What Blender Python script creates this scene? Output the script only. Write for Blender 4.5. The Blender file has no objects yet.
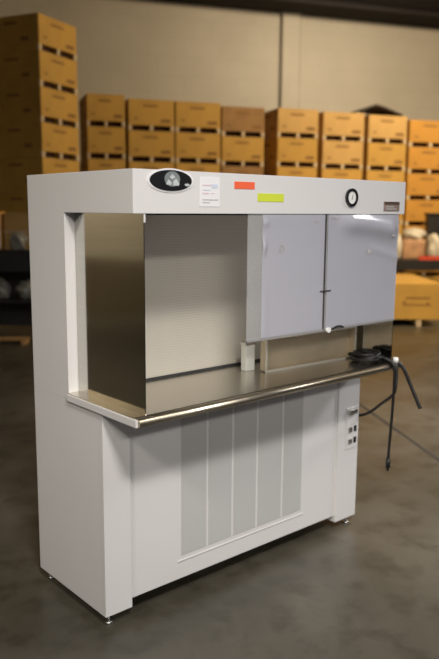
import bpy, bmesh, math, random
from mathutils import Vector, Matrix
random.seed(7)
PI = math.pi
scn = bpy.context.scene
COL = scn.collection

# ------------------------------------------------------------------ materials
def nodes_of(name):
    m = bpy.data.materials.new(name); m.use_nodes = True
    nt = m.node_tree
    return m, nt, nt.nodes['Principled BSDF']

def N(nt, typ, **kw):
    n = nt.nodes.new(typ)
    for k, v in kw.items():
        if k in n.inputs.keys(): n.inputs[k].default_value = v
        else: setattr(n, k, v)
    return n

def c4(c): return (c[0], c[1], c[2], 1)

def mat(name, col, rough=.5, metal=0., var=.0, vscale=6., bevel=0., bump=0., bscale=40., spec=.5, stretch=None):
    """base material: colour with a noise variation, optional bump and rounded-edge normal"""
    m, nt, b = nodes_of(name)
    b.inputs['Roughness'].default_value = rough
    b.inputs['Metallic'].default_value = metal
    b.inputs['Specular IOR Level'].default_value = spec
    tc = N(nt, 'ShaderNodeTexCoord')
    vec = tc.outputs['Object']
    if stretch:
        mp = N(nt, 'ShaderNodeMapping'); mp.inputs['Scale'].default_value = stretch
        nt.links.new(vec, mp.inputs['Vector']); vec = mp.outputs['Vector']
    if var > 0:
        nz = N(nt, 'ShaderNodeTexNoise', Scale=vscale, Detail=5.)
        nt.links.new(vec, nz.inputs['Vector'])
        rp = N(nt, 'ShaderNodeValToRGB')
        rp.color_ramp.elements[0].position = .3; rp.color_ramp.elements[1].position = .7
        rp.color_ramp.elements[0].color = c4([x*(1-var) for x in col])
        rp.color_ramp.elements[1].color = c4([min(1, x*(1+var)) for x in col])
        nt.links.new(nz.outputs['Fac'], rp.inputs['Fac'])
        nt.links.new(rp.outputs['Color'], b.inputs['Base Color'])
    else:
        b.inputs['Base Color'].default_value = c4(col)
    nrm = None
    if bevel > 0:
        bv = N(nt, 'ShaderNodeBevel', samples=4); bv.inputs['Radius'].default_value = bevel
        nrm = bv.outputs['Normal']
    if bump > 0:
        n2 = N(nt, 'ShaderNodeTexNoise', Scale=bscale, Detail=4.)
        nt.links.new(vec, n2.inputs['Vector'])
        bp = N(nt, 'ShaderNodeBump', Strength=bump, Distance=.01)
        nt.links.new(n2.outputs['Fac'], bp.inputs['Height'])
        if nrm: nt.links.new(nrm, bp.inputs['Normal'])
        nrm = bp.outputs['Normal']
    if nrm: nt.links.new(nrm, b.inputs['Normal'])
    return m

def perforated(name, col, hole, pitch, rad, rough, metal):
    """sheet pierced by a square grid of round holes (object space x,z)"""
    m, nt, b = nodes_of(name)
    b.inputs['Roughness'].default_value = rough
    b.inputs['Metallic'].default_value = metal
    tc = N(nt, 'ShaderNodeTexCoord')
    sx = N(nt, 'ShaderNodeSeparateXYZ'); nt.links.new(tc.outputs['Object'], sx.inputs[0])
    outs = []
    for ax in ('X', 'Z'):
        a = N(nt, 'ShaderNodeMath', operation='DIVIDE'); nt.links.new(sx.outputs[ax], a.inputs[0]); a.inputs[1].default_value = pitch
        f = N(nt, 'ShaderNodeMath', operation='FRACT'); nt.links.new(a.outputs[0], f.inputs[0])
        s = N(nt, 'ShaderNodeMath', operation='SUBTRACT'); nt.links.new(f.outputs[0], s.inputs[0]); s.inputs[1].default_value = .5
        q = N(nt, 'ShaderNodeMath', operation='MULTIPLY'); nt.links.new(s.outputs[0], q.inputs[0]); nt.links.new(s.outputs[0], q.inputs[1])
        outs.append(q.outputs[0])
    ad = N(nt, 'ShaderNodeMath', operation='ADD'); nt.links.new(outs[0], ad.inputs[0]); nt.links.new(outs[1], ad.inputs[1])
    lt = N(nt, 'ShaderNodeMath', operation='LESS_THAN'); nt.links.new(ad.outputs[0], lt.inputs[0]); lt.inputs[1].default_value = (rad/pitch)**2
    mx = N(nt, 'ShaderNodeMix', data_type='RGBA')
    nt.links.new(lt.outputs[0], mx.inputs[0])
    mx.inputs[6].default_value = c4(col); mx.inputs[7].default_value = c4(hole)
    nt.links.new(mx.outputs[2], b.inputs['Base Color'])
    if metal > 0:
        mm = N(nt, 'ShaderNodeMath', operation='MULTIPLY_ADD'); nt.links.new(lt.outputs[0], mm.inputs[0])
        mm.inputs[1].default_value = -metal; mm.inputs[2].default_value = metal
        nt.links.new(mm.outputs[0], b.inputs['Metallic'])
    return m

M = {}
M['white'] = mat('white_powder_coat', (.70, .682, .672), .42, var=.015, vscale=3, bevel=.004)
M['steel'] = mat('brushed_stainless', (.50, .48, .45), .20, 1., var=.05, vscale=30, bevel=.002, stretch=(1, 30, 30))
M['side_steel'] = mat('polished_stainless', (.56, .55, .51), .10, 1., var=.04, vscale=8, stretch=(6, .6, 14))
M['top_steel'] = mat('worktop_stainless', (.66, .62, .55), .27, 1., var=.06, vscale=10, stretch=(.7, 25, 10), bevel=.003)
M['nosing'] = mat('nosing_stainless', (.44, .385, .30), .36, 1., bump=.5, bscale=5)
M['diffuser'] = perforated('perforated_diffuser', (.66, .62, .54), (.50, .465, .40), .0125, .0030, .42, .25)
M['grille'] = perforated('perforated_grille', (.56, .55, .535), (.44, .435, .43), .008, .0029, .5, 0)
M['dark_gap'] = mat('shadow_gap_rubber', (.03, .03, .03), .7, var=.2)
M['pan'] = mat('dull_galvanised', (.50, .42, .30), .42, .45, var=.12, vscale=5)
M['black'] = mat('black_enamel', (.012, .012, .013), .3, var=.1)
M['rubber'] = mat('black_rubber', (.009, .008, .007), .5, var=.25, vscale=30)
M['chrome'] = mat('chrome', (.75, .74, .72), .12, 1.)
M['zinc'] = mat('zinc_plate', (.55, .54, .52), .35, 1.)
M['silver'] = mat('silver_print', (.60, .64, .64), .4, .2, var=.15, vscale=60)
M['grey_print'] = mat('grey_print', (.20, .23, .23), .5, var=.2)
M['paper'] = mat('white_paper', (.80, .79, .80), .7, var=.02)
M['ink'] = mat('faded_ink', (.45, .43, .43), .8, var=.3, vscale=90)
M['ink_pink'] = mat('faded_pink_ink', (.72, .58, .62), .8, var=.1)
M['ink_blue'] = mat('faded_blue_ink', (.60, .66, .78), .8, var=.1)
M['orange_tag'] = mat('orange_tag', (.85, .13, .05), .5, var=.05)
M['yellow_tag'] = mat('yellow_tag', (.60, .68, .05), .5, var=.05)
M['plate'] = mat('brown_nameplate', (.34, .24, .20), .4, .3, var=.15)
M['plate_dark'] = mat('dark_nameplate', (.09, .06, .04), .45, .2, var=.15)
M['dial'] = mat('dial_white', (.85, .85, .82), .3)
M['kraft_a'] = mat('cardboard_orange', (.54, .315, .062), .75, var=.10, vscale=3, bump=.08, bscale=8)
M['kraft_b'] = mat('cardboard_brown', (.34, .19, .07), .8, var=.16, vscale=4, bump=.08, bscale=8)
M['kraft_c'] = mat('cardboard_deep_orange', (.56, .275, .04), .75, var=.10, vscale=3, bump=.08, bscale=8)
M['kraft_d'] = mat('cardboard_pale', (.58, .36, .12), .75, var=.10, vscale=3, bump=.08, bscale=8)
M['carton_ink'] = mat('carton_print', (.26, .13, .035), .8, var=.25, vscale=25)
M['skid'] = mat('pale_skid_wood', (.62, .50, .33), .8, var=.15, vscale=9)
M['tape'] = mat('carton_tape', (.60, .46, .28), .4, var=.08)
M['black_cart'] = mat('black_cart_paint', (.016, .014, .012), .5, var=.2)
M['grey_bag'] = mat('grey_plastic_bag', (.24, .23, .20), .35, var=.3, vscale=9, bump=.6, bscale=9)
M['white_bag'] = mat('white_plastic_bag', (.62, .58, .48), .4, var=.15, vscale=9, bump=.6, bscale=9)
M['pink_wrap'] = mat('pinkish_wrap', (.50, .29, .16), .5, var=.25, vscale=7, bump=.5, bscale=8)
M['red'] = mat('red_plastic', (.65, .07, .03), .45, var=.1)
M['dark_sheet'] = mat('dark_plastic_sheet', (.035, .024, .016), .6, var=.2)
M['pale_block'] = mat('pale_plastic_block', (.62, .63, .59), .4, var=.04, bevel=.004)
M['rim'] = mat('pan_rim_metal', (.52, .49, .42), .4, .2)
M['trim'] = mat('gap_strip_paint', (.25, .21, .15), .7, var=.1)
M['slot'] = mat('slot_shade_paint', (.05, .02, .012), .85, var=.2)  # near-black that paints the shade in the gap under each carton
M['reflection_band'] = mat('reflection_band_paint', (.13, .105, .065), .6, var=.15, vscale=2)  # dark wall band, added only to be mirrored in the side panel
M['joint'] = mat('floor_joint_filler', (.022, .017, .011), .7, var=.3, vscale=20)
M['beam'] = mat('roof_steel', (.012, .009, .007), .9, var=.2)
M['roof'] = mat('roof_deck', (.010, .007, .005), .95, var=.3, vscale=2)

def acrylic():
    m, nt, b = nodes_of('clear_acrylic')
    b.inputs['Base Color'].default_value = (.90, .90, .92, 1)
    b.inputs['Roughness'].default_value = .12
    b.inputs['IOR'].default_value = 1.2
    nz = N(nt, 'ShaderNodeTexNoise', Scale=9., Detail=3.)
    mr = N(nt, 'ShaderNodeMapRange'); nt.links.new(nz.outputs['Fac'], mr.inputs['Value'])
    mr.inputs['To Min'].default_value = .12; mr.inputs['To Max'].default_value = .20
    nt.links.new(mr.outputs[0], b.inputs['Alpha'])
    return m
M['acrylic'] = acrylic()
M['edge'] = mat('grey_edge', (.30, .29, .29), .4)

def film():
    m, nt, b = nodes_of('protective_film')
    b.inputs['Roughness'].default_value = .17
    b.inputs['Base Color'].default_value = (.65, .655, .75, 1)
    b.inputs['Coat Weight'].default_value = 1.; b.inputs['Coat Roughness'].default_value = .06
    tc = N(nt, 'ShaderNodeTexCoord')
    nz = N(nt, 'ShaderNodeTexNoise', Scale=7., Detail=3.); nt.links.new(tc.outputs['Object'], nz.inputs['Vector'])
    bp = N(nt, 'ShaderNodeBump', Strength=.10, Distance=.02); nt.links.new(nz.outputs['Fac'], bp.inputs['Height'])
    nt.links.new(bp.outputs[0], b.inputs['Normal'])
    # milky sheet: part of the light goes through and scatters
    tl = N(nt, 'ShaderNodeBsdfTranslucent'); tl.inputs['Color'].default_value = (.80, .80, .86, 1)
    tp = N(nt, 'ShaderNodeBsdfTransparent')
    m1 = N(nt, 'ShaderNodeMixShader'); m1.inputs[0].default_value = .30
    m2 = N(nt, 'ShaderNodeMixShader'); m2.inputs[0].default_value = .28
    out = nt.nodes['Material Output']
    nt.links.new(b.outputs[0], m1.inputs[1]); nt.links.new(tl.outputs[0], m1.inputs[2])
    nt.links.new(m1.outputs[0], m2.inputs[1]); nt.links.new(tp.outputs[0], m2.inputs[2])
    nt.links.new(m2.outputs[0], out.inputs['Surface'])
    return m
M['film'] = film()

def floor_mat():
    m, nt, b = nodes_of('polished_concrete')
    tc = N(nt, 'ShaderNodeTexCoord')
    n1 = N(nt, 'ShaderNodeTexNoise', Scale=.9, Detail=7., Roughness=.6); nt.links.new(tc.outputs['Object'], n1.inputs['Vector'])
    rp = N(nt, 'ShaderNodeValToRGB')
    rp.color_ramp.elements[0].position = .33; rp.color_ramp.elements[0].color = (.046, .040, .028, 1)
    rp.color_ramp.elements[1].position = .68; rp.color_ramp.elements[1].color = (.108, .097, .075, 1)
    nt.links.new(n1.outputs['Fac'], rp.inputs['Fac'])
    n2 = N(nt, 'ShaderNodeTexNoise', Scale=5.5, Detail=8., Roughness=.62); nt.links.new(tc.outputs['Object'], n2.inputs['Vector'])
    r2 = N(nt, 'ShaderNodeValToRGB')
    r2.color_ramp.elements[0].position = .36; r2.color_ramp.elements[0].color = (.62, .60, .56, 1)
    r2.color_ramp.elements[1].position = .52; r2.color_ramp.elements[1].color = (1, 1, 1, 1)
    nt.links.new(n2.outputs['Fac'], r2.inputs['Fac'])
    mx = N(nt, 'ShaderNodeMix', data_type='RGBA', blend_type='MULTIPLY'); mx.inputs[0].default_value = .8
    nt.links.new(rp.outputs['Color'], mx.inputs[6]); nt.links.new(r2.outputs['Color'], mx.inputs[7])
    nt.links.new(mx.outputs[2], b.inputs['Base Color'])
    mr = N(nt, 'ShaderNodeMapRange'); nt.links.new(n1.outputs['Fac'], mr.inputs['Value'])
    mr.inputs['To Min'].default_value = .26; mr.inputs['To Max'].default_value = .46
    nt.links.new(mr.outputs[0], b.inputs['Roughness'])
    bp = N(nt, 'ShaderNodeBump', Strength=.06, Distance=.02); nt.links.new(n2.outputs['Fac'], bp.inputs['Height'])
    nt.links.new(bp.outputs[0], b.inputs['Normal'])
    return m
M['floor'] = floor_mat()

def wall_mat():
    m, nt, b = nodes_of('painted_block_wall')
    b.inputs['Roughness'].default_value = .8
    tc = N(nt, 'ShaderNodeTexCoord')
    sp = N(nt, 'ShaderNodeSeparateXYZ'); nt.links.new(tc.outputs['Object'], sp.inputs[0])
    cb = N(nt, 'ShaderNodeCombineXYZ'); nt.links.new(sp.outputs['X'], cb.inputs['X']); nt.links.new(sp.outputs['Z'], cb.inputs['Y'])
    br = N(nt, 'ShaderNodeTexBrick'); nt.links.new(cb.outputs[0], br.inputs['Vector'])
    br.inputs['Scale'].default_value = 1.; br.inputs['Brick Width'].default_value = .40; br.inputs['Row Height'].default_value = .38
    br.inputs['Mortar Size'].default_value = .008
    br.inputs['Color1'].default_value = (.47, .425, .345, 1); br.inputs['Color2'].default_value = (.455, .41, .33, 1)
    br.inputs['Mortar'].default_value = (.43, .39, .31, 1)
    nz = N(nt, 'ShaderNodeTexNoise', Scale=.7, Detail=5.); nt.links.new(tc.outputs['Object'], nz.inputs['Vector'])
    rp = N(nt, 'ShaderNodeValToRGB')
    rp.color_ramp.elements[0].position = .3; rp.color_ramp.elements[0].color = (.88, .88, .87, 1)
    rp.color_ramp.elements[1].position = .7; rp.color_ramp.elements[1].color = (1, 1, 1, 1)
    nt.links.new(nz.outputs['Fac'], rp.inputs['Fac'])
    mx = N(nt, 'ShaderNodeMix', data_type='RGBA', blend_type='MULTIPLY'); mx.inputs[0].default_value = 1
    nt.links.new(br.outputs['Color'], mx.inputs[6]); nt.links.new(rp.outputs['Color'], mx.inputs[7])
    nt.links.new(mx.outputs[2], b.inputs['Base Color'])
    bp = N(nt, 'ShaderNodeBump', Strength=.3, Distance=.01); nt.links.new(br.outputs['Fac'], bp.inputs['Height']); bp.invert = True
    nt.links.new(bp.outputs[0], b.inputs['Normal'])
    return m
M['wall'] = wall_mat()

# ------------------------------------------------------------------ mesh helpers
class MB:
    """collects shapes, links them as ONE mesh object"""
    def __init__(s, off=(0, 0, 0)): s.bm = bmesh.new(); s.off = Vector(off); s.mi = 0
    def _face(s, vs):
        try:
            f = s.bm.faces.new(vs); f.material_index = s.mi; return f
        except ValueError: return None
    def box(s, x0, x1, y0, y1, z0, z1, bev=0.):
        nb = bmesh.new()
        bmesh.ops.create_cube(nb, size=1)
        for v in nb.verts:
            v.co = Vector(((x0+x1)/2+v.co.x*(x1-x0), (y0+y1)/2+v.co.y*(y1-y0), (z0+z1)/2+v.co.z*(z1-z0)))
        if bev > 0: bmesh.ops.bevel(nb, geom=nb.edges[:], offset=bev, segments=2, affect='EDGES', profile=.6)
        s._merge(nb); return s
    def _merge(s, nb):
        mp = {}
        for v in nb.verts: mp[v] = s.bm.verts.new(v.co)
        for f in nb.faces:
            g = s._face([mp[v] for v in f.verts])
            if g: g.smooth = f.smooth
        nb.free()
    def prism(s, pts, a, b, axis):
        """polygon (2D) extruded along axis between a and b; axis 0: pts are (y,z); 1: (x,z); 2: (x,y)"""
        def P(p, t):
            return {0: (t, p[0], p[1]), 1: (p[0], t, p[1]), 2: (p[0], p[1], t)}[axis]
        A = [s.bm.verts.new(P(p, a)) for p in pts]; B = [s.bm.verts.new(P(p, b)) for p in pts]
        n = len(pts)
        s._face(A); s._face(B[::-1])
        for i in range(n): s._face([A[i], B[i], B[(i+1) % n], A[(i+1) % n]])
        return s
    def cyl(s, c, r, h, axis=2, r2=None, seg=24):
        r2 = r if r2 is None else r2
        A, B = [], []
        for i in range(seg):
            t = 2*PI*i/seg; u, v = math.cos(t), math.sin(t)
            for L, rr, hh in ((A, r, 0), (B, r2, h)):
                p = {2: (u*rr, v*rr, hh), 1: (u*rr, hh, v*rr), 0: (hh, u*rr, v*rr)}[axis]
                L.append(s.bm.verts.new(Vector(c)+Vector(p)))
        s._face(A[::-1]); s._face(B)
        for i in range(seg):
            f = s._face([A[i], A[(i+1) % seg], B[(i+1) % seg], B[i]])
            if f: f.smooth = True
        return s
    def ellipse(s, cx, cz, rx, rz, y0, y1, seg=40):
        return s.prism([(cx+rx*math.cos(2*PI*i/seg), cz+rz*math.sin(2*PI*i/seg)) for i in range(seg)], y0, y1, 1)
    def ring(s, cx, cz, r0, r1, y0, y1, seg=36):
        vs = []
        for i in range(seg):
            t = 2*PI*i/seg; u, v = math.cos(t), math.sin(t)
            vs.append([s.bm.verts.new((cx+r*u, y, cz+r*v)) for r, y in ((r0, y0), (r1, y0), (r1, y1), (r0, y1))])
        for i in range(seg):
            a, b = vs[i], vs[(i+1) % seg]
            for k in range(4): s._face([a[k], a[(k+1) % 4], b[(k+1) % 4], b[k]])
        return s
    def tube(s, pts, r, seg=8, sub=6, r_end=None):
        P = [Vector(p) for p in pts]
        Q = []
        for i in range(len(P)-1):
            p0 = P[max(i-1, 0)]; p1 = P[i]; p2 = P[i+1]; p3 = P[min(i+2, len(P)-1)]
            for k in range(sub):
                t = k/sub
                Q.append(.5*((2*p1)+(p2-p0)*t+(2*p0-5*p1+4*p2-p3)*t*t+(-p0+3*p1-3*p2+p3)*t**3))
        Q.append(P[-1])
        rings = []; up = Vector((.13, .31, .94))
        for i, q in enumerate(Q):
            d = (Q[min(i+1, len(Q)-1)]-Q[max(i-1, 0)]).normalized()
            a = up-d*up.dot(d)
            if a.length < 1e-3: a = d.cross(Vector((1, 0, 0)))
            a.normalize(); b = d.cross(a).normalized(); up = a
            rr = r if r_end is None else r+(r_end-r)*i/(len(Q)-1)
            rings.append([s.bm.verts.new(q+a*math.cos(2*PI*k/seg)*rr+b*math.sin(2*PI*k/seg)*rr) for k in range(seg)])
        for i in range(len(rings)-1):
            for k in range(seg):
                f = s._face([rings[i][k], rings[i][(k+1) % seg], rings[i+1][(k+1) % seg], rings[i+1][k]])
                if f: f.smooth = True
        s._face(rings[0][::-1]); s._face(rings[-1])
        return s
    def lump(s, c, rad, seed, amp=.18, n=3):
        """soft crumpled bag"""
        nb = bmesh.new(); bmesh.ops.create_icosphere(nb, subdivisions=n, radius=1)
        rnd = random.Random(seed); ph = [(rnd.uniform(2, 6), rnd.uniform(2, 6), rnd.uniform(2, 6), rnd.uniform(0, 6)) for _ in range(5)]
        for v in nb.verts:
            d = v.co.copy(); k = 1
            for a, b, c_, o in ph: k += amp/2.2*math.sin(a*d.x+b*d.y+c_*d.z+o)
            q = Vector((d.x*rad[0], d.y*rad[1], d.z*rad[2]))*k
            if q.z < -rad[2]*.8: q.z = -rad[2]*.8
            v.co = Vector(c)+Vector((0, 0, rad[2]*.8))+q
        for f in nb.faces: f.smooth = True
        s._merge(nb); return s
    def build(s, name, mats, parent=None):
        bmesh.ops.recalc_face_normals(s.bm, faces=s.bm.faces[:])
        for v in s.bm.verts: v.co -= s.off
        me = bpy.data.meshes.new(name); s.bm.to_mesh(me); s.bm.free()
        for mm in (mats if isinstance(mats, (list, tuple)) else [mats]): me.materials.append(mm)
        o = bpy.data.objects.new(name, me); COL.objects.link(o)
        if parent: o.parent = parent
        return o

def tag(o, label=None, cat=None, group=None, kind=None):
    if label: o['label'] = label
    if cat: o['category'] = cat
    if group: o['group'] = group
    if kind: o['kind'] = kind
    return o
def empty(name, loc, rz=0.):
    o = bpy.data.objects.new(name, None); COL.objects.link(o)
    o.location = loc; o.rotation_euler = (0, 0, rz); o.empty_display_size = .1
    return o
def dup(root):
    r = root.copy(); COL.objects.link(r)
    for ch in list(root.children):
        c = ch.copy(); COL.objects.link(c); c.parent = r
        for g in ch.children:
            d = g.copy(); COL.objects.link(d); d.parent = c
    return r

# ------------------------------------------------------------------ camera
YAW, PITCH, ROLL = .7165, -.1629, .0075
CAM = Vector((-1.5094, -2.2118, 1.7544))
fw = Vector((math.sin(YAW)*math.cos(PITCH), math.cos(YAW)*math.cos(PITCH), math.sin(PITCH)))
rt = Vector((math.cos(YAW), -math.sin(YAW), 0)); up = rt.cross(fw)
r2 = rt*math.cos(ROLL)+up*math.sin(ROLL); u2 = up*math.cos(ROLL)-rt*math.sin(ROLL)
cd = bpy.data.cameras.new('camera'); co = bpy.data.objects.new('camera', cd); COL.objects.link(co)
co.matrix_world = Matrix(((r2.x, u2.x, -fw.x, CAM.x), (r2.y, u2.y, -fw.y, CAM.y), (r2.z, u2.z, -fw.z, CAM.z), (0, 0, 0, 1)))
cd.sensor_fit = 'VERTICAL'; cd.sensor_height = 36; cd.lens = 728.85*36/659
cd.dof.use_dof = True; cd.dof.focus_distance = 3.0; cd.dof.aperture_fstop = 1.8
cd.clip_end = 200
scn.camera = co

# ------------------------------------------------------------------ the room
A_ROOM = math.radians(-22.79)              # heading of the back wall
E1 = Vector((math.cos(A_ROOM), math.sin(A_ROOM), 0)); E2 = Vector((-math.sin(A_ROOM), math.cos(A_ROOM), 0))
WALL0 = Vector((10.75, 9.59, 0))           # a point on the back wall, at the pilaster
HC = 6.02
def struct(o): o['kind'] = 'structure'; return o
fl = MB(); fl.box(-22, 26, -22, 26, -.12, 0); struct(fl.build('floor', M['floor']))
def room_obj(name, mb, m):
    o = mb.build(name, m); o.location = WALL0; o.rotation_euler = (0, 0, A_ROOM); return struct(o)
w = MB(); w.box(-14, 12, 0, .25, 0, HC); room_obj('wall_back', w, M['wall'])
w = MB(); w.box(-14.25, -14, -26, .25, 0, HC); room_obj('wall_left', w, M['wall'])
w = MB(); w.box(12, 12.25, -26, .25, 0, HC); room_obj('wall_right', w, M['wall'])
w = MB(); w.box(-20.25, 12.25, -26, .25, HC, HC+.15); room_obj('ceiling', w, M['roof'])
w = MB(); w.box(-.19, .22, -.10, 0, 0, HC); room_obj('trim_1', w, M['wall'])            # pilaster
w = MB()
w.box(-.215, -.195, -.08, 0, 0, HC); room_obj('trim_2', w, M['trim'])                  # thin dark strip for its side gap
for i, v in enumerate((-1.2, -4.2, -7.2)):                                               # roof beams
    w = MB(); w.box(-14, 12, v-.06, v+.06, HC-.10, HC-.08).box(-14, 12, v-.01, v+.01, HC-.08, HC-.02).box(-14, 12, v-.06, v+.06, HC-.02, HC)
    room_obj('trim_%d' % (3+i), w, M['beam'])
w = MB(); w.box(-14, -13.97, -24, -.3, 0, .95); room_obj('trim_7', w, M['reflection_band'])               # unseen dark band, added for the reflection in the side panel
w = MB(); w.box(.225, .245, -.08, 0, 0, HC); room_obj('trim_8', w, M['trim'])
# joints cut in the slab
def joint(name, a, b, wd):
    a = Vector(a); b = Vector(b); d = (b-a).normalized(); n = Vector((-d.y, d.x, 0))*wd/2
    q = MB(); q.prism([tuple((a+n).xy), tuple((b+n).xy), tuple((b-n).xy), tuple((a-n).xy)], -.004, .0012, 2)
    struct(q.build(name, M['joint']))
d1 = (Vector((2.958, .518, 0))-Vector((3.583, 1.585, 0))).normalized()
joint('trim_6', Vector((3.583, 1.585, 0))-d1*6, Vector((2.958, .518, 0))+d1*6, .036)

# ------------------------------------------------------------------ laminar flow hood
W, D, H, HB = 1.6544, .8215, 1.898, 1.7385   # metres
ZT, YC, ZB, XC, YP, ZBP = .9751, .2367, .0502, .1337, .2492, .0843
DR, SI, DF = .5018, .047, .4703
O = (W/2, .41, 0)
hood = empty('laminar_flow_hood', O)
tag(hood, 'large white laminar flow workstation with stainless worktop standing on the warehouse floor', 'laboratory hood')
def hp(mb_fn, name, m, parent=hood):
    q = MB(O); mb_fn(q); return q.build(name, m, parent)
# bodies
hp(lambda q: q.box(0, W, DR, D, ZT-.033, H), 'rear_plenum', M['white'])
hp(lambda q: q.box(0, W, 0, DR, HB, H), 'canopy', M['white'])
def lower(q):
    q.box(0, XC, .265, D, ZB, ZT-.033); q.box(XC, W-.1734, .275, D, ZBP, ZT-.033); q.box(W-.1734, W, .265, D, ZB, ZT-.033)
hp(lower, 'lower_cabinet', M['white'])
hp(lambda q: q.box(0, XC, YC, .265, ZB, ZT-.033), 'corner_column', M['white'])
hp(lambda q: q.box(W-.1734, W, YC, .265, ZB, ZT-.033), 'corner_column', M['white'])
# recessed front panel, with a shallow raised rim round the intake
def fp(q):
    q.box(XC+.0010, W-.1734, YP, .275, ZBP, ZT-.034)
    x0, x1, z0 = .392, 1.225, .166
    q.box(x0, x1, YP-.0025, YP, z0, z0+.007)
pan = hp(fp, 'front_panel', M['white'])
for a, b in ((.411, .559), (.572, .716), (.730, .877), (.892, 1.055), (1.071, 1.207)):
    g = MB(O); g.box(a, b, YP-.0025, YP, .197, .915); g.build('intake_grille', M['grille'], pan)
# worktop
hp(lambda q: q.box(-.012, .10, -.018, DR, ZT-.033, ZT-.004), 'worktop_support', M['white'])
hp(lambda q: q.box(W-.10, W+.012, -.018, DR, ZT-.033, ZT-.004), 'worktop_support', M['white'])
top = hp(lambda q: q.box(-.006, W+.006, .0, DR, ZT-.006, ZT).box(.10, W-.10, .0, DR, ZT-.03, ZT-.006), 'worktop', M['top_steel'])
def nos(q):
    pts = []
    r = .0165; cy, cz = -.018, ZT-.0165
    for i in range(17):
        t = PI/2+PI*i/16; pts.append((cy+r*math.cos(t), cz+r*math.sin(t)))
    pts = [(.01, ZT)]+pts+[(.01, ZT-.033)]
    q.prism(pts, -.002, W+.008, 0)
no_ = hp(nos, 'nosing', M['nosing'], top)
for f in no_.data.polygons: f.use_smooth = len(f.vertices) == 4 and abs(f.normal.x) < .5
# stainless ends of the work chamber and the perforated diffuser
hp(lambda q: q.box(SI, SI+.004, .003, DR-.004, ZT, HB), 'side_panel', M['side_steel'])
hp(lambda q: q.box(W-SI-.004, W-SI, .003, DR-.004, ZT, HB), 'side_panel', M['side_steel'])
dif = hp(lambda q: q.box(SI+.004, W-SI-.004, DF, DF+.006, ZT+.0, HB), 'diffuser', M['diffuser'])
hp(lambda q: q.box(SI+.004, W-SI-.004, DF-.003, DF, ZT, ZT+.012), 'diffuser_rail', M['dark_gap'], dif)
# front view screens: clear sheet, film, latch, printed marks
def screen(x0, x1, fx0, fx1, ridge, marks, knob):
    q = MB(O); q.box(x0, x1, .002, .008, 1.208, HB+.0)
    s_ = q.build('view_screen', M['acrylic'], hood)
    q = MB(O); nx, nz = 44, 50
    vs = []
    for j in range(nz+1):
        row = []
        for i in range(nx+1):
            x = fx0+(fx1-fx0)*i/nx; z = 1.210+(HB-.004-1.210)*j/nz
            y = -.002-ridge(x, z)
            row.append(q.bm.verts.new((x, y, z)))
        vs.append(row)
    for j in range(nz):
        for i in range(nx):
            f = q._face([vs[j][i], vs[j][i+1], vs[j+1][i+1], vs[j+1][i]]); f.smooth = True
    fo = q.build('protective_film', M['film'], s_)
    for (mx, mz, rw, rh) in marks:
        q = MB(O)
        y0 = -.0045-ridge(mx, mz)
        if rw == rh:
            q.ring(mx, mz, rw*.72, rw, y0, y0+.001, 20); q.box(mx-rw*.35, mx+rw*.35, y0, y0+.001, mz-rw*.2, mz+rw*.25)
        else: q.box(mx-rw, mx+rw, y0, y0+.001, mz-rh, mz+rh)
        q.build('printed_mark', M['ink'], fo)
    q = MB(O); q.box(x0, x1, -.003, .012, 1.200, 1.2095); q.build('bottom_edge', M['edge'], s_)
    return s_
def g(x, s): return math.exp(-(x/s)**2)
def ridge1(x, z):
    return .012*g(x-.66, .012)*g(z-1.60, .030)+.008*g(x-.665, .02)*g(z-1.70, .015)+.003*g(x-.67, .02)*(1-g(z-1.6, .2))
def ridge2(x, z):
    zc = 1.700-.16*max(0, x-1.20)**1.35
    return (1-.8*min(1, max(0, (x-1.54)/.06)))*.025*g(z-zc, .045)*min(1, max(0, (x-1.13)/.1))+.005*g(z-(zc-.09-.1*(x-1.2)), .02)*min(1, max(0, (x-1.35)/.1))
screen(.573, 1.052, .650, 1.046, ridge1, [(.765, 1.59, .016, .016), (.99, 1.705, .012, .004)], 0)
screen(1.066, 1.612, 1.070, 1.606, ridge2, [(1.375, 1.56, .017, .010), (1.12, 1.722, .02, .003), (1.545, 1.635, .012, .005)], 1)
# divider between the two screens, painted black for the darkness in the gap
dv = hp(lambda q: q.box(1.053, 1.065, .004, .022, 1.205, HB), 'divider', M['dark_gap'])
hp(lambda q: q.box(1.025, 1.095, -.006, .0, 1.385, 1.391), 'latch', M['zinc'], dv)
def kn(q): q.cyl((1.075, -.022, 1.205), .013, .02, 1, .009)
hp(kn, 'knob', M['dial'], dv)
hp(lambda q: q.tube([(1.11, -.004, 1.202), (1.14, -.012, 1.215), (1.17, -.012, 1.215), (1.20, -.004, 1.204)], .004), 'pull_handle', M['black'], dv)
# brackets under the canopy at the open end
hp(lambda q: q.box(.048, .056, .002, .03, 1.705, HB), 'screen_bracket', M['white'])
hp(lambda q: q.box(.07, W-.05, .012, .05, HB-.006, HB), 'canopy_seal', M['dark_gap'])
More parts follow.
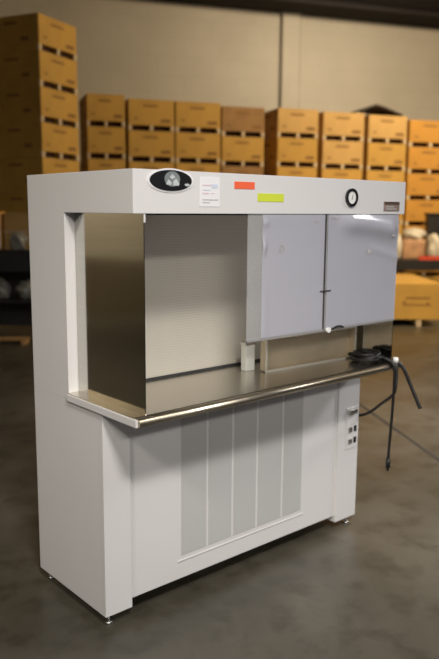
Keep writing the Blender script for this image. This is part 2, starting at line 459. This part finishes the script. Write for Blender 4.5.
# ---- marks on the canopy
def badge_part():
    q = MB(O); q.ellipse(.169, 1.8605, .108, .0445, -.003, 0); b = q.build('badge', M['paper'], hood)
    b['label'] = 'oval black badge with silver emblem'
    q = MB(O); q.ellipse(.169, 1.8605, .098, .0385, -.0055, -.003); q.build('badge_face', M['black'], b)
    q = MB(O)
    q.ellipse(.173, 1.866, .036, .028, -.0068, -.0055); q.build('emblem', M['grey_print'], b)
    q = MB(O); q.ellipse(.243, 1.846, .012, .005, -.0075, -.0055); q.build('small_mark', M['silver'], b)
    q = MB(O)
    q.prism([(.143, 1.846), (.155, 1.864), (.169, 1.852), (.166, 1.842)], -.008, -.0068, 1)
    q.build('emblem_mark', M['silver'], b); q = MB(O)
    q.prism([(.176, 1.842), (.176, 1.856), (.190, 1.868), (.205, 1.850), (.203, 1.842)], -.008, -.0068, 1)
    q.build('emblem_mark', M['silver'], b); q = MB(O)
    q.prism([(.160, 1.872), (.172, 1.884), (.186, 1.873), (.173, 1.865)], -.008, -.0068, 1)
    q.build('emblem_mark', M['silver'], b)
badge_part()
lab = hp(lambda q: q.box(.311, .412, -.0015, 0, 1.766, 1.880), 'paper_label', M['paper'])
lab['label'] = 'white paper label'
def lines(q, rows):
    for x0, x1, z0, z1 in rows: q.box(x0, x1, -.0025, -.0015, z0, z1)
for mm, rows in (('ink_pink', [(.322, .368, 1.846, 1.851), (.322, .355, 1.814, 1.820), (.365, .385, 1.816, 1.819)]), ('ink_blue', [(.37, .40, 1.838, 1.852), (.325, .36, 1.828, 1.832)]),
                 ('ink', [(.322, .349, 1.790, 1.7945), (.352, .376, 1.790, 1.7945), (.380, .402, 1.790, 1.7945), (.322, .36, 1.780, 1.783)])):
    for rw in rows: hp(lambda q: lines(q, [rw]), 'print_line', M[mm], lab)
t_ = hp(lambda q: q.box(.490, .602, -.0015, 0, 1.838, 1.867), 'orange_tag', M['orange_tag']); t_['label'] = 'small bright orange tag'
t_ = hp(lambda q: q.box(.620, .775, -.0015, 0, 1.789, 1.823), 'yellow_tag', M['yellow_tag']); t_['label'] = 'small bright yellow tag'
gg = hp(lambda q: q.ring(1.226, 1.815, .0295, .042, -.010, 0), 'pressure_gauge', M['black'])
hp(lambda q: q.cyl((1.226, -.006, 1.815), .030, .005, 1), 'dial', M['dial'], gg)
hp(lambda q: q.prism([(1.224, 1.806), (1.228, 1.806), (1.234, 1.832)], -.0075, -.0062, 1), 'needle', M['black'], gg)
npl = hp(lambda q: q.box(1.480, 1.606, -.003, 0, 1.754, 1.800), 'nameplate', M['plate']); npl['label'] = 'small brown metal nameplate'
hp(lambda q: q.box(1.482, 1.604, -.004, -.003, 1.786, 1.799), 'nameplate_band', M['plate_dark'], npl)
for j in range(2): hp(lambda q: q.box(1.495, 1.582-.02*j, -.004, -.003, 1.762+.011*j, 1.766+.011*j), 'print_line', M['silver'], npl)
# ---- switches on the right column
sw = hp(lambda q: q.box(1.545, 1.642, YC-.004, YC, .455, .690, .001), 'switch_plate', M['white'])
hp(lambda q: q.box(1.556, 1.618, YC-.022, YC-.004, .655, .680, .003), 'switch_hood', M['zinc'], sw)
for z in (.565, .500):
    s1 = hp(lambda q: q.box(1.610, 1.632, YC-.007, YC-.004, z-.017, z+.017, .002), 'socket', M['black'], sw)
    hp(lambda q: q.box(1.563, 1.592, YC-.012, YC-.004, z-.014, z+.014, .003), 'rocker', M['zinc'], sw)
# ---- levelling feet
for x, y in ((.035, YC+.035), (W-.035, YC+.035), (.035, D-.04), (W-.035, D-.04)):
    hp(lambda q: q.cyl((x, y, .0), .019, .010, 2, .016).cyl((x, y, .009), .007, .045, 2), 'leveling_foot', M['zinc'])

# ------------------------------------------------------------------ on the worktop
# open metal pan standing on its long edge
P0 = Vector((.925, .245, ZT)); P1 = Vector((1.575, .214, ZT))
Lp = (P1-P0).length; ap = math.atan2(P1.y-P0.y, P1.x-P0.x)
tray = empty('metal_pan', (P0+P1)/2, ap)
tag(tray, 'shallow stainless steel pan standing on its long edge on the worktop under the screens', 'pan')
hl = Lp/2; ht = .172; lean = .0
def pan_body(q):
    q.box(-hl+.012, hl-.012, .040, .044, .008, ht-.008)           # back of the pan
    q.box(-hl+.008, -hl+.012, .0, .044, .008, ht-.008); q.box(hl-.012, hl-.008, .0, .044, .008, ht-.008)
    q.box(-hl+.008, hl-.008, .0, .044, .006, .010); q.box(-hl+.008, hl-.008, .0, .044, ht-.010, ht-.006)
q = MB(); pan_body(q); q.build('pan_body', M['pan'], tray)
q = MB()
q.box(-hl, hl, -.004, .0, 0, .011, .001).box(-hl, hl, -.004, .0, ht-.011, ht, .001)
q.box(-hl, -hl+.011, -.004, .0, .011, ht-.011, .001).box(hl-.011, hl, -.004, .0, .011, ht-.011, .001)
r_ = q.build('pan_rim', M['rim'], tray); r_['label'] = 'pale rolled rim'
blk = empty('pale_block', (.905, .335, ZT), -.08)
tag(blk, 'small pale grey upright block standing behind the left end of the metal pan', 'block')
q = MB(); q.box(-.03, .025, -.012, .03, 0, .130, .004); q.build('block_body', M['pale_block'], blk)
q = MB(); q.box(-.034, .029, -.016, .034, .130, .142, .003); q.build('block_cap', M['zinc'], blk)

# black cords heaped on the right end of the worktop
OC = (1.515, .10, ZT)
coil = empty('coiled_cord', OC)
tag(coil, 'heap of black power cord on the right worktop end, one end hanging to a plug', 'cord')
q = MB(OC)
pts = []
rr = random.Random(3)
for i in range(54):
    t = i*2*PI/8.6
    a = .085+rr.uniform(-.035, .010); b = .058+rr.uniform(-.028, .010)
    pts.append((1.512+b*math.cos(t)+rr.uniform(-.006, .006), .10+a*math.sin(t), ZT+.011+.0007*i+rr.uniform(0, .010)))
pts += [(1.555, .04, ZT+.035), (1.565, -.01, ZT+.018), (1.567, -.040, ZT+.002), (1.568, -.0475, ZT-.03)]
q.tube(pts, .0095, 8, 4)
q.build('cord_coil', M['rubber'], coil)
q = MB(OC)
q.tube([(1.568, -.0475, ZT-.03), (1.570, -.047, .90), (1.571, -.045, .80), (1.566, -.043, .66), (1.560, -.041, .54), (1.558, -.04, .475)], .0076, 8)
q.build('hanging_cord', M['rubber'], coil)
q = MB(OC); q.cyl((1.558, -.04, .428), .013, .05, 2, .011, 14).box(1.553, 1.556, -.045, -.035, .411, .428).box(1.560, 1.563, -.045, -.035, .411, .428)
q.build('plug', M['rubber'], coil)
# stub of thick cord with a bright connector
OS = (1.60, -.02, ZT)
stub = empty('cord_stub', OS)
tag(stub, 'short thick black cord with bright metal connector draped over worktop corner', 'cord')
q = MB(OS); q.tube([(1.580, .05, ZT+.012), (1.590, .015, ZT+.013), (1.612, -.03, ZT+.010), (1.630, -.062, .945), (1.644, -.092, .875), (1.654, -.125, .805), (1.660, -.15, .752)], .0095, 10); q.build('cord_run', M['rubber'], stub)
q = MB(OS); q.cyl((1.606, -.024, ZT+.006), .016, .026, 2, .013, 16); q.build('connector', M['dial'], stub)
# supply cord looping back into the side of the hood
OP = (1.59, -.03, .90)
sup = empty('supply_cord', OP)
tag(sup, 'thin black cord running from the hanging heap back to the hood side', 'cord')
q = MB(OP); q.tube([(1.580, .07, ZT+.012), (1.584, .0, ZT+.012), (1.586, -.038, ZT-.002), (1.582, -.052, .93), (1.565, -.058, .845), (1.580, -.02, .800), (1.620, .07, .735), (1.648, .13, .690), (1.672, .20, .645), (1.674, .24, .628), (1.668, .258, .626)], .0078, 8)
q.build('cord_run', M['rubber'], sup)
q = MB(OP); q.cyl((1.655, .258, .626), .016, .03, 0, .011, 14); q.build('plug', M['rubber'], sup)

# ------------------------------------------------------------------ cartons on skids
CH = .507
def carton_proto(wd, dp, m, marks):
    root = empty('skid_carton', (0, 0, 0))
    q = MB(); q.box(-wd/2, wd/2, 0, dp, .085, CH-.004, .008)
    q.mi = 1
    for x, z, a, b in marks: q.box(x-a, x+a, -.0025, .0, z-b, z+b)
    for z, y, a, b in ((.17, .25, .07, .03), (.40, .5, .12, .02)):       # the same print on the end
        q.box(-wd/2-.0025, -wd/2, y-a, y+a, z-b, z+b)
    q.build('carton', [m, M['carton_ink']], root)
    q = MB(); q.box(-wd/2+.06, wd/2-.06, .10, .12, .002, .084); q.build('slot_shade_board', M['slot'], root)  # board added to fill the skid gap with painted shade
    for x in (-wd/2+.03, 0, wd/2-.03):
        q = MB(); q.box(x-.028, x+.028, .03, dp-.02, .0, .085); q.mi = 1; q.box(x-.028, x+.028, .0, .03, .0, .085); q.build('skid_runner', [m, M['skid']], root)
    return root
MK = [(-.02, .40, .13, .016), (.25, .165, .085, .028), (-.27, .19, .03, .014)]
protos = {}
def carton(kind, wd, base, ang, z, hs, label, group):
    k = (kind,)
    if k not in protos:
        o = carton_proto(.80, .95, M['kraft_'+kind], MK); protos[k] = o
    else: o = dup(protos[k])
    o.location = (base[0], base[1], z); o.rotation_euler = (0, 0, ang); o.scale = (wd/.80, 1, hs/CH)
    tag(o, label, 'carton', group)
    return o
ORD = ['topmost', 'second from top', 'third from top', 'fourth from top', 'fifth from top', 'sixth from top', 'bottom', 'eighth from top', 'bottom']
NTH = ['first', 'second', 'third', 'fourth', 'fifth', 'sixth', 'seventh', 'last']
ROW = [  # left front corner, right front corner, top z
    ((4.869, 8.434), (5.455, 8.188), 3.60, 'aaaaaaa'),
    ((5.499, 8.169), (6.226, 7.864), 3.555, 'aaaaaaa'),
    ((6.242, 7.857), (6.983, 7.546), 3.555, 'aaaaaaa'),
    ((7.000, 7.538), (7.730, 7.232), 3.515, 'babaaaa'),
    ((7.956, 7.137), (8.686, 6.830), 3.535, 'daaaaaa'),
    ((8.770, 6.795), (9.542, 6.471), 3.515, 'ddaaaaa'),
    ((9.620, 6.438), (10.376, 6.120), 3.50, 'daaaaaa'),
    ((10.421, 6.102), (11.30, 5.732), 3.45, 'cccccca'),
]
CNAME = {'a': 'orange-brown', 'b': 'dark brown', 'c': 'deep orange', 'd': 'pale tan'}
for i, (a, b, zt, ks) in enumerate(ROW):
    a = Vector(a); b = Vector(b); mid = (a+b)/2; wd = (b-a).length
    h = zt/7
    for j in range(7):
        lb = '%s skid carton, %s, in the %s wall stack from the left' % (CNAME[ks[j]], ORD[j] if j < 6 else 'bottom', NTH[i])
        carton(ks[j], wd-.012, mid, A_ROOM+random.uniform(-.012, .012), zt-h*(j+1), h, lb, 'skid cartons stacked in a row along the back wall')
# the tall corner stack at the left
TA = math.radians(24.9); TP = Vector((3.687, 7.716)); td = Vector((math.cos(TA), math.sin(TA)))
for j in range(9):
    h = 4.495/9
    lb = 'orange-brown skid carton, %s in the tall stack nearest the left edge' % (ORD[j] if j not in (6,) else 'seventh from top')
    carton('a', .92, TP+td*.46, TA, 4.495-h*(j+1), h, lb, 'skid cartons in the tall stack')

# folded dark sheet lying over the seventh stack
sh = MB((9.8, 6.36, 3.50))
def sheet(q):
    a = Vector((9.60, 6.555, 0)); e = E1
    prof = [(-.03, 3.60), (.10, 3.65), (.27, 3.71), (.45, 3.67), (.84, 3.55)]
    for k in range(4):
        (u0, z0), (u1, z1) = prof[k], prof[k+1]
        vs = []
        for (u, z) in ((u0, z0), (u1, z1)):
            for v in (.0, .7):
                for dz in (0, -.03):
                    p_ = a+e*u+E2*v; vs.append(q.bm.verts.new((p_.x, p_.y, z+dz-.03*v)))
        A = vs
        for f in ((0, 4, 6, 2), (1, 3, 7, 5), (0, 1, 5, 4), (2, 6, 7, 3), (0, 2, 3, 1), (4, 5, 7, 6)): q._face([A[n] for n in f])
    for u in (.13, .72):                                # crumpled edge resting on the carton
        p_ = a+e*u+E2*.3; q.cyl((p_.x, p_.y, 3.503), .02, (.10 if u < .5 else .04), 2, .02, 8)
sheet(sh)
so = sh.build('plastic_sheet', M['dark_sheet']); so.location = (9.8, 6.36, 3.50)
tag(so, 'dark peaked sheet lying on top of the seventh stack of cartons', 'plastic sheet')

# ------------------------------------------------------------------ camera-facing frame for the two clutter groups
RH = Vector((math.cos(YAW), -math.sin(YAW), 0)); FH = Vector((math.sin(YAW), math.cos(YAW), 0))
def at(L, dpt, z=0.): return Vector((CAM.x, CAM.y, 0))+RH*L+FH*dpt+Vector((0, 0, z))
AV = -YAW
# ---- right: long carton on a skid
bc = empty('long_carton', at(2.45, 11.1), AV)
tag(bc, 'long low orange carton on a skid, standing on the floor right of the hood', 'carton')
q = MB(); q.box(-.95, .95, 0, 1.75, .105, .665, .01); q.mi = 1
q.box(.40, .78, -.003, 0, .43, .455); q.box(.36, .80, -.003, 0, .325, .345); q.box(.36, .40, -.003, 0, .345, .39); q.box(.72, .76, -.003, 0, .345, .375)
q.build('carton', [M['kraft_a'], M['carton_ink']], bc)
q = MB(); q.box(-.95, .95, .82, .88, .6645, .6665); q.build('tape', M['tape'], bc)
for x in (-.86, -.1, .62):
    q = MB(); q.box(x-.04, x+.04, .01, 1.7, 0, .105, .004); q.build('skid_runner', M['skid'], bc)
# ---- right: black bench behind it with wrapped goods
bn = empty('black_bench', at(3.75, 13.2), AV)
tag(bn, 'black bench behind the long carton at the right edge', 'bench')
q = MB(); q.box(-.75, .75, 0, .62, .70, .884, .006); q.build('bench_top', M['black_cart'], bn)
for x in (-.70, .70):
    for y in (.05, .57):
        q = MB(); q.box(x-.03, x+.03, y-.03, y+.03, 0, .70); q.build('leg', M['black_cart'], bn)
def lumpobj(name, L, dpt, z, rad, m, seed, label, cat, group=None, amp=.18):
    c = at(L, dpt, z); q = MB(); q.lump((0, 0, 0), rad, seed, amp); o = q.build(name, m); o.location = c; o.rotation_euler = (0, 0, AV)
    return tag(o, label, cat, group)
bd = empty('wrapped_bundle', at(3.54, 13.36, .884), AV)
tag(bd, 'pinkish brown wrapped bundle standing on the black bench', 'bundle')
q = MB(); q.box(-.21, .21, 0, .30, 0, .36, .04); q.build('bundle_body', M['pink_wrap'], bd)
q = MB(); q.lump((0, .15, .34), (.21, .14, .12), 5, .2); q.build('gathered_top', M['white_bag'], bd)
lumpobj('plastic_bag', 3.90, 13.40, .884, (.13, .13, .27), M['white_bag'], 11, 'cream plastic bag on the black bench right of the wrapped bundle', 'bag')
lumpobj('plastic_bag', 3.24, 13.40, .884, (.08, .10, .24), M['white_bag'], 12, 'narrow cream plastic bag on the black bench just beside the hood', 'bag')
rd = empty('red_tray', at(3.80, 13.215, .884), AV)
tag(rd, 'flat red tray on the front edge of the black bench', 'tray')
q = MB(); q.box(-.20, .20, 0, .035, 0, .012).box(-.20, .20, 0, .006, .012, .07).box(-.20, -.194, .006, .03, .012, .07).box(.194, .20, .006, .03, .012, .07); q.build('tray_body', M['red'], rd)
bb = empty('black_bin', at(4.07, 13.57, .884), AV)
tag(bb, 'tall black bin on the black bench at the right edge of the picture', 'bin')
q = MB(); q.prism([(-.22, 0), (.22, 0), (.24, .80), (-.24, .80)], 0, .22, 1); q.build('bin_body', M['black_cart'], bb)
q = MB(); q.box(-.26, .26, -.02, .24, .80, .84, .005); q.build('bin_lid', M['black_cart'], bb)

# ---- left: shelf cart with bags and boxes
cx_ = at(-2.82, 9.6)
ct = empty('shelf_cart', cx_, AV)
tag(ct, 'black shelf cart with a deep top tray at the left edge behind the hood', 'cart')
q = MB(); q.box(-.55, .55, 0, .6, .93, .95).box(-.55, .55, 0, .02, .95, 1.21).box(-.55, .55, .58, .6, .95, 1.21).box(-.55, -.53, .02, .58, .95, 1.21).box(.53, .55, .02, .58, .95, 1.21).box(-.53, .53, .02, .58, 1.19, 1.208)
q.build('top_tray', M['black_cart'], ct)
q = MB(); q.box(-.55, .55, 0, .6, .51, .55, .004); q.build('shelf', M['black_cart'], ct)
q = MB(); q.box(-.50, .50, .585, .60, .12, .93); q.build('dark_backing', M['black_cart'], ct)  # black sheet added so the space under the tray reads dark
for x in (-.52, .52):
    for y in (.03, .57):
        q = MB(); q.box(x-.02, x+.02, y-.02, y+.02, .08, .93); p_ = q.build('post', M['black_cart'], ct)
        q = MB(); q.cyl((x-.015, y, .04), .04, .03, 0, .04, 16); q.build('caster', M['rubber'], p_)
k = empty('small_carton', at(-2.70, 9.72, 1.21), AV)
tag(k, 'tan carton on the left cart, its open side toward the tall stack', 'carton')
q = MB(); q.box(-.16, .24, 0, .34, 0, .48, .006); q.build('carton', M['kraft_d'], k)
q = MB(); q.box(-.16, .24, -.002, 0, .22, .25); q.build('tape', M['tape'], k)
k = empty('small_carton', at(-3.02, 9.66, 1.21), AV)
tag(k, 'small bright orange carton at the extreme left edge on the cart', 'carton')
q = MB(); q.box(-.17, .13, 0, .28, 0, .50, .006); q.build('carton', M['kraft_c'], k)
q = MB(); q.box(.085, .13, -.003, 0, .02, .48); q.build('paper_strip', M['paper'], k)
lumpobj('plastic_bag', -2.66, 9.63, 1.21, (.11, .06, .13), M['grey_bag'], 21, 'grey plastic bag on the left cart in front of the tan carton', 'bag')
lumpobj('plastic_bag', -2.92, 9.72, .55, (.13, .14, .15), M['grey_bag'], 22, 'crumpled grey bag on the lower shelf of the left cart, near the frame edge', 'bag')
lumpobj('plastic_bag', -2.60, 9.74, .55, (.12, .14, .14), M['grey_bag'], 23, 'crumpled grey bag on the lower shelf of the left cart, nearer the hood', 'bag')
k = empty('wooden_pallet', at(-2.95, 9.30), AV+.05)
tag(k, 'flat wooden pallet lying on the floor in front of the left cart', 'pallet')
for i in range(4):
    q = MB(); q.box(-.45, .45, .01+.055*i, .05+.055*i, .055, .068); q.build('slat', M['kraft_b'], k)
for x in (-.4, 0, .4):
    q = MB(); q.box(x-.03, x+.03, 0, .23, 0, .055); q.build('runner', M['kraft_b'], k)

# ------------------------------------------------------------------ light
def area(name, loc, target, sx, sy, power, col, spread=180):
    l = bpy.data.lights.new(name, 'AREA'); l.shape = 'RECTANGLE'; l.size = sx; l.size_y = sy; l.energy = power; l.color = col
    l.spread = math.radians(spread)
    o = bpy.data.objects.new(name, l); COL.objects.link(o); o.location = loc
    o.rotation_euler = (Vector(target)-Vector(loc)).to_track_quat('-Z', 'Y').to_euler()
    return o
WARM = (1, .78, .50); NEUT = (1, .93, .82); COOL = (.80, .86, 1)
WHITE = (1, .96, .905)
area('near_lamp', (-1.6, -3.6, 5.3), (.7, 0, .9), 1.1, .5, 30, WHITE, 60)
area('far_lamp', (-4.0, -9.5, 5.9), (.8, 0, 1.2), 2.4, .8, 19, WHITE, 32)
area('left_lamp', (-5.2, -2.2, 5.6), (0, .5, .9), 1.2, .6, 9, NEUT, 40)
area('right_lamp', (7.2, -3.0, 5.3), (2.2, 0, .6), 2.2, 1.1, 36, (.96, .97, 1), 70)
area('aisle_fill', (4.4, .3, 5.7), (3.9, .6, 0), 1.4, .6, 70, NEUT, 70)  # unseen fill, added to brighten the floor right of the hood
area('aisle_fill', (5.0, -.6, 5.7), (8.2, 4.3, .4), 1.2, .6, 34, WARM, 50)  # second added fill, lifts the front of the long carton
area('row_lamp', (8.6, 2.2, 5.7), (8.8, 6.5, 2.6), 1.4, .6, 275, WARM)
area('row_lamp', (12.4, .5, 5.7), (11.5, 6.5, 2.6), 1.4, .6, 275, WARM)
area('wall_wash_fill', (9.6, 5.8, 5.8), (11.2, 9.4, 4.0), 2.0, .5, 48, (1, .88, .70), 120)  # added out of view to brighten the back wall
area('reflection_fill', (-3.2, 8.0, 5.7), (-5.8, 9, .8), 1.2, .6, 85, (1, .87, .66), 80)  # added to light the left wall that the side panel mirrors
w_ = bpy.data.worlds.new('world'); scn.world = w_; w_.use_nodes = True
bg = w_.node_tree.nodes['Background']; bg.inputs['Color'].default_value = (.86, .855, 1, 1); bg.inputs['Strength'].default_value = .27

vs_ = scn.view_settings
vs_.view_transform = 'Standard'; vs_.look = 'None'; vs_.exposure = 0.; vs_.gamma = 1.; vs_.use_curve_mapping = False
